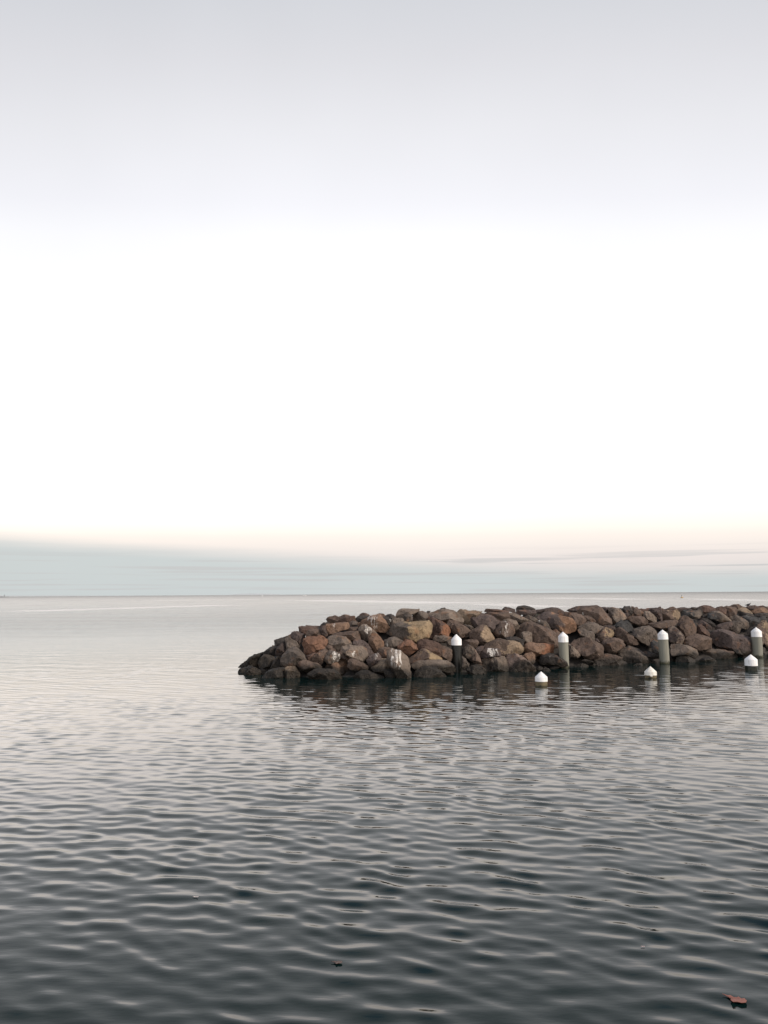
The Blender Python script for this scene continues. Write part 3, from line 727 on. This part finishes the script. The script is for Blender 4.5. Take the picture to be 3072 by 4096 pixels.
# ---------------------------------------------------------------- marker piles
def capmat(name, col, amt):
    m, t2, p2 = material(name)
    g = N('ShaderNodeTexCoord', t2); oi2 = N('ShaderNodeObjectInfo', t2)
    ofs = N('ShaderNodeVectorMath', t2, operation='ADD'); L(g.outputs['Object'], ofs.inputs[0], t2); L(oi2.outputs['Location'], ofs.inputs[1], t2)
    mpn = N('ShaderNodeMapping', t2); mpn.inputs['Scale'].default_value = (11, 11, 2.2); L(ofs.outputs[0], mpn.inputs[0], t2)
    n = N('ShaderNodeTexNoise', t2); n.inputs['Scale'].default_value = 1.3; n.inputs['Detail'].default_value = 7; n.inputs['Roughness'].default_value = .65; L(mpn.outputs[0], n.inputs[0], t2)
    rp_ = N('ShaderNodeValToRGB', t2); L(n.outputs[0], rp_.inputs[0], t2)
    rp_.color_ramp.elements[0].position = .52; rp_.color_ramp.elements[1].position = .74
    rp_.color_ramp.elements[0].color = tuple(col) + (1,); rp_.color_ramp.elements[1].color = tuple(c_ * (1 - amt) + q_ * amt for c_, q_ in zip(col, (.33, .28, .20))) + (1,)
    L(rp_.outputs[0], p2.inputs['Base Color'], t2); p2.inputs['Roughness'].default_value = .5
    return m
m_cap = capmat('white_cap_paint', (.87, .86, .85), .55)
m_capo = capmat('stained_cap_paint', (.80, .77, .70), .7)
def weedmat(name, col, weed, z0, z1, rough=.6):
    m, t2, p2 = material(name)
    g = N('ShaderNodeNewGeometry', t2); sp = N('ShaderNodeSeparateXYZ', t2); L(g.outputs['Position'], sp.inputs[0], t2)
    n = N('ShaderNodeTexNoise', t2); n.inputs['Scale'].default_value = 9; n.inputs['Detail'].default_value = 7; L(g.outputs['Position'], n.inputs[0], t2)
    zn = M_('MULTIPLY_ADD', M_('SUBTRACT', n.outputs[0], .5, t2), .25, t2, sp.outputs[2])
    f = N('ShaderNodeMapRange', t2, interpolation_type='SMOOTHSTEP'); L(zn, f.inputs[0], t2); f.inputs[1].default_value = z1; f.inputs[2].default_value = z0
    mpn = N('ShaderNodeMapping', t2); mpn.inputs['Scale'].default_value = (9, 9, .8); L(g.outputs['Position'], mpn.inputs[0], t2)
    n2 = N('ShaderNodeTexNoise', t2); n2.inputs['Scale'].default_value = 1.4; n2.inputs['Detail'].default_value = 5; L(mpn.outputs[0], n2.inputs[0], t2)
    r1 = N('ShaderNodeValToRGB', t2); L(n2.outputs[0], r1.inputs[0], t2)
    r1.color_ramp.elements[0].position = .3; r1.color_ramp.elements[1].position = .7
    r1.color_ramp.elements[0].color = tuple(x * .82 for x in col) + (1,); r1.color_ramp.elements[1].color = tuple(x * 1.12 for x in col) + (1,)
    r2 = N('ShaderNodeValToRGB', t2); L(n.outputs[0], r2.inputs[0], t2)
    r2.color_ramp.elements[0].position = .38; r2.color_ramp.elements[1].position = .62
    r2.color_ramp.elements[0].color = tuple(x * .4 for x in weed) + (1,); r2.color_ramp.elements[1].color = tuple(x * 1.3 for x in weed) + (1,)
    mx = N('ShaderNodeMix', t2, data_type='RGBA'); L(f.outputs[0], mx.inputs[0], t2); L(r1.outputs[0], mx.inputs[6], t2); L(r2.outputs[0], mx.inputs[7], t2)
    L(mx.outputs[2], p2.inputs['Base Color'], t2); p2.inputs['Roughness'].default_value = rough
    b_ = N('ShaderNodeBump', t2); b_.inputs['Strength'].default_value = .4; b_.inputs['Distance'].default_value = .02
    L(M_('MULTIPLY', n.outputs[0], f.outputs[0], t2), b_.inputs['Height'], t2); L(b_.outputs[0], p2.inputs['Normal'], t2)
    return m
m_post = weedmat('grey_green_pile_sleeve', (.25, .245, .20), (.045, .045, .018), .02, .16)
m_dark = weedmat('black_pile_sleeve', (.018, .018, .016), (.02, .022, .014), .1, .2, .35)
m_old = weedmat('weathered_pile_timber', (.17, .135, .075), (.05, .042, .022), -.06, .07, .75)

def lathe(name, prof, mat, parent, seg=40, wob=0., seed=0):
    bm = bmesh.new(); rings = []
    for (r, z) in prof:
        if r < 1e-4: rings.append([bm.verts.new((0, 0, z))]); continue
        ring = []
        for k in range(seg):
            a = 2 * math.pi * k / seg
            q = 1 + wob * noise.noise(Vector((math.cos(a) * 2 + seed, math.sin(a) * 2, z * 5)))
            ring.append(bm.verts.new((math.cos(a) * r * q, math.sin(a) * r * q, z)))
        rings.append(ring)
    for A_, B_ in zip(rings, rings[1:]):
        for k in range(seg):
            if len(A_) == 1: bm.faces.new((A_[0], B_[(k + 1) % seg], B_[k])) if len(B_) > 1 else None
            elif len(B_) == 1: bm.faces.new((A_[k], A_[(k + 1) % seg], B_[0]))
            else: bm.faces.new((A_[k], A_[(k + 1) % seg], B_[(k + 1) % seg], B_[k]))
    bmesh.ops.recalc_face_normals(bm, faces=bm.faces[:])
    me = bpy.data.meshes.new(name); bm.to_mesh(me); bm.free()
    me.polygons.foreach_set('use_smooth', [True] * len(me.polygons)); me.set_sharp_from_angle(angle=R(30))
    return link(name, me, mat, parent)

def pile(pxc, wly_, apex, shoulder, capb, capw, pmat, cmat, label, lean=0., bands=(), seed=0, rim=True, ragged=False):
    base = sea(pxc, wly_); Y = base.y
    zz_ = lambda py: at(pxc, py, Y).z
    r = capw / 2 / FPX * Y
    root = empty('marker_pile', base)
    tag(root, label, 'pile', 'white capped marker piles')
    zb, zs_, za = zz_(capb), zz_(shoulder), zz_(apex)
    rp = r * .955
    prof = [(rp * .98, -1.2), (rp * .985, 0), (rp, zb * .5), (rp, zb + .01), (0, zb + .01)]
    lathe('post', prof, pmat, root, wob=.05 if ragged else .006, seed=seed)
    cap = lathe('cap', [(r * .97, zb - .012), (r * 1.0, zb - .012), (r * 1.0, zb + .012), (r * .992, zb + .016), (r * .985, zs_ - .012), (r * .965, zs_),
                (r * .5, zs_ + (za - zs_) * .50), (r * .045, za - .012), (0, za)], cmat, root, wob=.004, seed=seed)
    for zf in bands:
        lathe('band', [(rp + .001, zf - .014), (rp + .011, zf - .012), (rp + .011, zf + .012), (rp + .001, zf + .014)], pmat, root)
    if rim:
        lathe('collar', [(rp + .001, zb - .05), (rp + .006, zb - .048), (rp + .006, zb - .014), (rp + .001, zb - .013)], pmat, root)
    root.rotation_euler = (0, lean, 0)
    return root
pile(1827.5, 2688, 2536, 2557, 2579, 42, m_dark, m_cap, 'tall marker pile in a black sleeve with a white pointed cap, leftmost of the piles', bands=(.98, .84, .78, .42), seed=1)
pile(2257.5, 2671, 2526, 2545, 2567, 40, m_post, m_cap, 'tall grey green marker pile with a white cap, beside the large domed brown boulder', lean=R(-.7), seed=2)
pile(2659, 2654, 2517.6, 2535, 2556, 40, m_post, m_cap, 'tall grey green marker pile right behind the low stub with the torn cap', lean=R(-1.6), seed=3)
pile(3032, 2628.7, 2508, 2525, 2546, 40, m_post, m_cap, 'tall grey green marker pile nearest the right edge, behind the black necked stub', lean=R(-.6), seed=4)
pile(2165.7, 2741, 2685, 2707.5, 2723.4, 49, m_old, m_cap, 'short pile stub with white cap and mottled brown neck, nearest to the camera', seed=5, rim=False, ragged=True)
stub = pile(2603, 2711, 2664.4, 2686, 2698.6, 47, m_old, m_capo, 'low pile stub with a cream stained cap torn at its lower edge and tan neck', seed=6, rim=False, ragged=True)
pile(3006, 2681, 2617, 2637, 2661, 48, m_dark, m_cap, 'short black necked pile stub with a white cap, in front of the rightmost tall pile', seed=7, rim=True)
# torn flap of the cap on the low stub
base = stub.location; rr_ = 47 / 2 / FPX * base.y
bm = bmesh.new()
zt = at(2603, 2697.5, base.y).z
fl_ = []
for k, (a, dz) in enumerate([(-118, 0), (-110, -.06), (-104, -.035), (-98, -.075), (-92, -.03), (-84, 0)]):
    a = R(a); fl_.append(((rr_ + .004) * math.cos(a), (rr_ + .004) * math.sin(a), zt + dz))
o1 = [bm.verts.new(q) for q in fl_]; bm.faces.new(o1)
ext_ = bmesh.ops.extrude_face_region(bm, geom=bm.faces[:])
for v in [g_ for g_ in ext_['geom'] if isinstance(g_, bmesh.types.BMVert)]: v.co.x *= 1.04; v.co.y *= 1.04
me = bpy.data.meshes.new('torn_flap'); bm.to_mesh(me); bm.free()
link('torn_flap', me, m_capo, stub)

# ---------------------------------------------------------------- bird on the crest
def bird(px, py):
    Y = hit(px, py) + .2
    p0 = at(px, py + 6, Y)
    root = empty('bird', p0); tag(root, 'small dark bird hunched on the crest boulders near the right edge', 'bird')
    mb = simple('dark_plumage', (.028, .024, .028), .8, .3, 20, .2)
    bm = bmesh.new()
    # body along -x (tail) to +x (breast)
    prof = [(-.17, .07, .008), (-.12, .075, .02), (-.06, .09, .045), (0, .11, .062), (.05, .13, .058), (.085, .16, .04), (.10, .19, .034), (.115, .21, .018)]
    rings = []
    for (x, z, r) in prof:
        rings.append([bm.verts.new((x, math.cos(a) * r * .85, z + math.sin(a) * r)) for a in [2 * math.pi * k / 14 for k in range(14)]])
    for A_, B_ in zip(rings, rings[1:]):
        for k in range(14): bm.faces.new((A_[k], A_[(k + 1) % 14], B_[(k + 1) % 14], B_[k]))
    bm.faces.new(rings[0]); bm.faces.new(rings[-1][::-1])
    bmesh.ops.recalc_face_normals(bm, faces=bm.faces[:])
    me = bpy.data.meshes.new('body'); bm.to_mesh(me); bm.free(); me.polygons.foreach_set('use_smooth', [True] * len(me.polygons))
    link('body', me, mb, root)
    bk = lathe('beak', [(.008, 0), (.006, .02), (0, .045)], simple('beak_horn', (.12, .09, .05), .5), root, 8)
    bk.location = (.113, 0, .205); bk.rotation_euler = (0, R(100), 0)
    for s_ in (-1, 1):
        l_ = lathe('leg', [(.005, -.02), (.005, .08)], bk.data.materials[0], root, 8); l_.location = (.01, s_ * .025, 0)
    root.rotation_euler = (0, R(8), R(-20))
bird(2992, 2421)

# ---------------------------------------------------------------- far things on the water
def hull(name, lx, wy, hz, mat, parent, bow=.3):
    bm = bmesh.new()
    def sec(x, w_, z0): return [bm.verts.new((x, -w_, hz)), bm.verts.new((x, w_, hz)), bm.verts.new((x, w_ * .6, z0)), bm.verts.new((x, -w_ * .6, z0))]
    s_ = [sec(-lx / 2, wy / 2 * .8, -.3), sec(0, wy / 2, -.4), sec(lx * .3, wy / 2 * .7, -.3), sec(lx / 2, .05, hz * .5)]
    for A_, B_ in zip(s_, s_[1:]):
        for k in range(4): bm.faces.new((A_[k], A_[(k + 1) % 4], B_[(k + 1) % 4], B_[k]))
    bm.faces.new(s_[0]); bm.faces.new(s_[-1][::-1]); bmesh.ops.recalc_face_normals(bm, faces=bm.faces[:])
    me = bpy.data.meshes.new(name); bm.to_mesh(me); bm.free()
    return link(name, me, mat, parent)
def boxo(name, x0, x1, y0, y1, z0, z1, mat, parent):
    bm = bmesh.new(); bmesh.ops.create_cube(bm, size=1)
    for v in bm.verts: v.co = Vector(((x0 + x1) / 2 + v.co.x * (x1 - x0), (y0 + y1) / 2 + v.co.y * (y1 - y0), (z0 + z1) / 2 + v.co.z * (z1 - z0)))
    bmesh.ops.bevel(bm, geom=bm.edges[:], offset=min(x1 - x0, z1 - z0, y1 - y0) * .12, segments=1)
    me = bpy.data.meshes.new(name); bm.to_mesh(me); bm.free(); return link(name, me, mat, parent)
m_white = simple('boat_white', (.86, .86, .86), .35, .03, 2, 0)
m_glass = simple('boat_glass', (.05, .06, .07), .2, .1, 2, 0)
q = ray(1218, 2380); d0 = 1700.0; k_ = d0 / q.y
b1 = empty('motorboat', Vector((q.x * k_, d0, 0)))
tag(b1, 'white motorboat far out just below the horizon, larger of the two specks', 'boat')
hull('hull', 8.6, 2.6, 1.5, m_white, b1); boxo('cabin', -2.6, .8, -.9, .9, 1.5, 2.7, m_white, b1); boxo('windscreen', -2.2, 1.0, -.92, .92, 1.95, 2.4, m_glass, b1)
q = ray(1049, 2380); k_ = d0 / q.y
b2 = empty('small_boat', Vector((q.x * k_, d0, 0)))
tag(b2, 'tiny white boat on the horizon left of the larger white motorboat', 'boat')
hull('hull', 4.2, 1.8, 1.0, m_white, b2); boxo('cabin', -.9, .5, -.6, .6, 1.0, 2.1, m_white, b2)
# buoy
bp = sea(2728, 2391.5)
by = empty('buoy', Vector((bp.x, bp.y, 0))); by.scale = (1, 1, 1)
tag(by, 'yellow channel buoy with a short grey mast, floating beyond the breakwater', 'buoy')
my = simple('buoy_yellow', (.72, .50, .22), .5, .08, 4, 0); mg = simple('mast_grey', (.16, .15, .14), .6, .1, 4, 0)
lathe('float', [(.60, -.4), (.66, .0), (.66, .28), (.5, .42), (.28, .55), (0, .58)], my, by, 20)
lathe('keel_band', [(.68, -.05), (.70, 0), (.70, .16), (.68, .18)], simple('buoy_brown', (.16, .08, .04), .6, .1, 4, 0), by, 20)
bl_ = lathe('mast', [(.13, .5), (.10, 1.2), (.15, 1.22), (.15, 1.45), (0, 1.5)], mg, by, 12); bl_.location.x = -.12

# land on the horizon
m_spit = simple('dark_spit_rock', (.10, .095, .09), .9, .2, .02, 0)
def ridge(name, x0, x1, Y, hfun, depth, mat, n=60):
    bm = bmesh.new(); rows = []
    for j, dy in enumerate((0, depth * .5, depth)):
        rows.append([bm.verts.new((x0 + (x1 - x0) * i / n, Y + dy, -1 if j != 1 else max(-.5, hfun(i / n)))) for i in range(n + 1)])
    for A_, B_ in zip(rows, rows[1:]):
        for i in range(n): bm.faces.new((A_[i], A_[i + 1], B_[i + 1], B_[i]))
    bmesh.ops.recalc_face_normals(bm, faces=bm.faces[:])
    me = bpy.data.meshes.new(name); bm.to_mesh(me); bm.free(); me.polygons.foreach_set('use_smooth', [True] * len(me.polygons))
    return link(name, me, mat)
Y_ = 2600.0
xr = ray(26, 2385).x / ray(26, 2385).y * Y_
sp_ = ridge('headland', xr - 420, xr, Y_, lambda u: 3.6 * min(1, (1 - u) * 9) * (1 + .5 * noise.noise(Vector((u * 30, 0, 0)))), 60, m_spit, 90)
tag(sp_, kind='structure')
lt = empty('beacon', Vector((xr - 22, Y_ + 30, 3.0)))
tag(lt, 'tiny dark beacon on the low headland at the left edge', 'beacon')
lathe('tower', [(.9, -1), (.7, 4.0), (0, 4.1)], m_spit, lt, 10); lathe('lantern', [(1.0, 3.9), (1.1, 5.2), (0, 5.8)], m_spit, lt, 10)
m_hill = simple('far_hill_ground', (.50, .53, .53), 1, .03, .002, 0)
Yh = 15000.0
xa = ray(880, 2374).x / ray(880, 2374).y * Yh; xb = ray(1125, 2374).x / ray(1125, 2374).y * Yh
hl = ridge('hills', xa, xb, Yh, lambda u: 33 * math.sin(math.pi * u) ** 1.2 * (1 + .15 * math.sin(u * 9)), 900, m_hill, 60)
tag(hl, kind='structure')

# ---------------------------------------------------------------- bits afloat
def leaf(name, px, py, size, col, label, cat, outline, curl=.25, seed=0, rz=0.):
    c = sea(px, py)
    m_ = simple(name + '_surface', col, .55, .25, 25, .2)
    bm = bmesh.new(); ctr = bm.verts.new((0, 0, .012))
    vs = []
    for (x, y) in outline:
        r2 = x * x + y * y; vs.append(bm.verts.new((x * size, y * size, .012 + curl * r2 * size * .12)))
    for k in range(len(vs)): bm.faces.new((ctr, vs[k], vs[(k + 1) % len(vs)]))
    g_ = bmesh.ops.extrude_face_region(bm, geom=bm.faces[:])
    for v in [e for e in g_['geom'] if isinstance(e, bmesh.types.BMVert)]: v.co.z += .0025
    bmesh.ops.recalc_face_normals(bm, faces=bm.faces[:])
    me = bpy.data.meshes.new(name); bm.to_mesh(me); bm.free()
    o = link(name, me, m_); o.location = (c.x, c.y, WZ(c.x, c.y) - .004); o.rotation_euler = (0, 0, rz)
    tag(o, label, cat); return o
wco = np.empty(len(water.data.vertices) * 3, dtype=np.float32); water.data.vertices.foreach_get('co', wco); wco = wco.reshape(-1, 3)
def WZ(x, y):
    return float(wco[np.argmin((wco[:, 0] - x) ** 2 + (wco[:, 1] - y) ** 2), 2])
maple = [(-1.3, .75), (-.75, .62), (-.35, .75), (-.1, .45), (.25, .4), (.5, .62), (.75, .25), (1.1, .3), (1.25, -.25), (1.1, -.7), (.6, -.85), (.1, -.65), (-.35, -.8), (-.55, -.35), (-.4, -.05), (-.8, .4)]
leaf('leaf', 2940, 4004, .062, (.22, .075, .05), 'rust red fallen leaf floating in the bottom right corner of the water', 'leaf', maple, .5, 1, R(-14))
leaf('leaf', 1348, 3853, .034, (.085, .05, .038), 'small dull brown leaf floating in the near water left of centre', 'leaf', maple, .6, 2, R(20))
feather = [(-1, .1), (-.4, .3), (.3, .28), (1, .0), (.7, -.35), (.2, -.1), (-.5, -.12)]
leaf('feather', 782, 3592, .030, (.62, .55, .52), 'small whitish feather floating on the near water at left', 'feather', feather, .6, 3)
leaf('feather', 2571, 3789, .018, (.55, .42, .40), 'tiny pale pink fleck of feather afloat above the rust red leaf', 'feather', feather, .4, 4)
print('boulders', nb, 'fill', len(placed), len(extra))
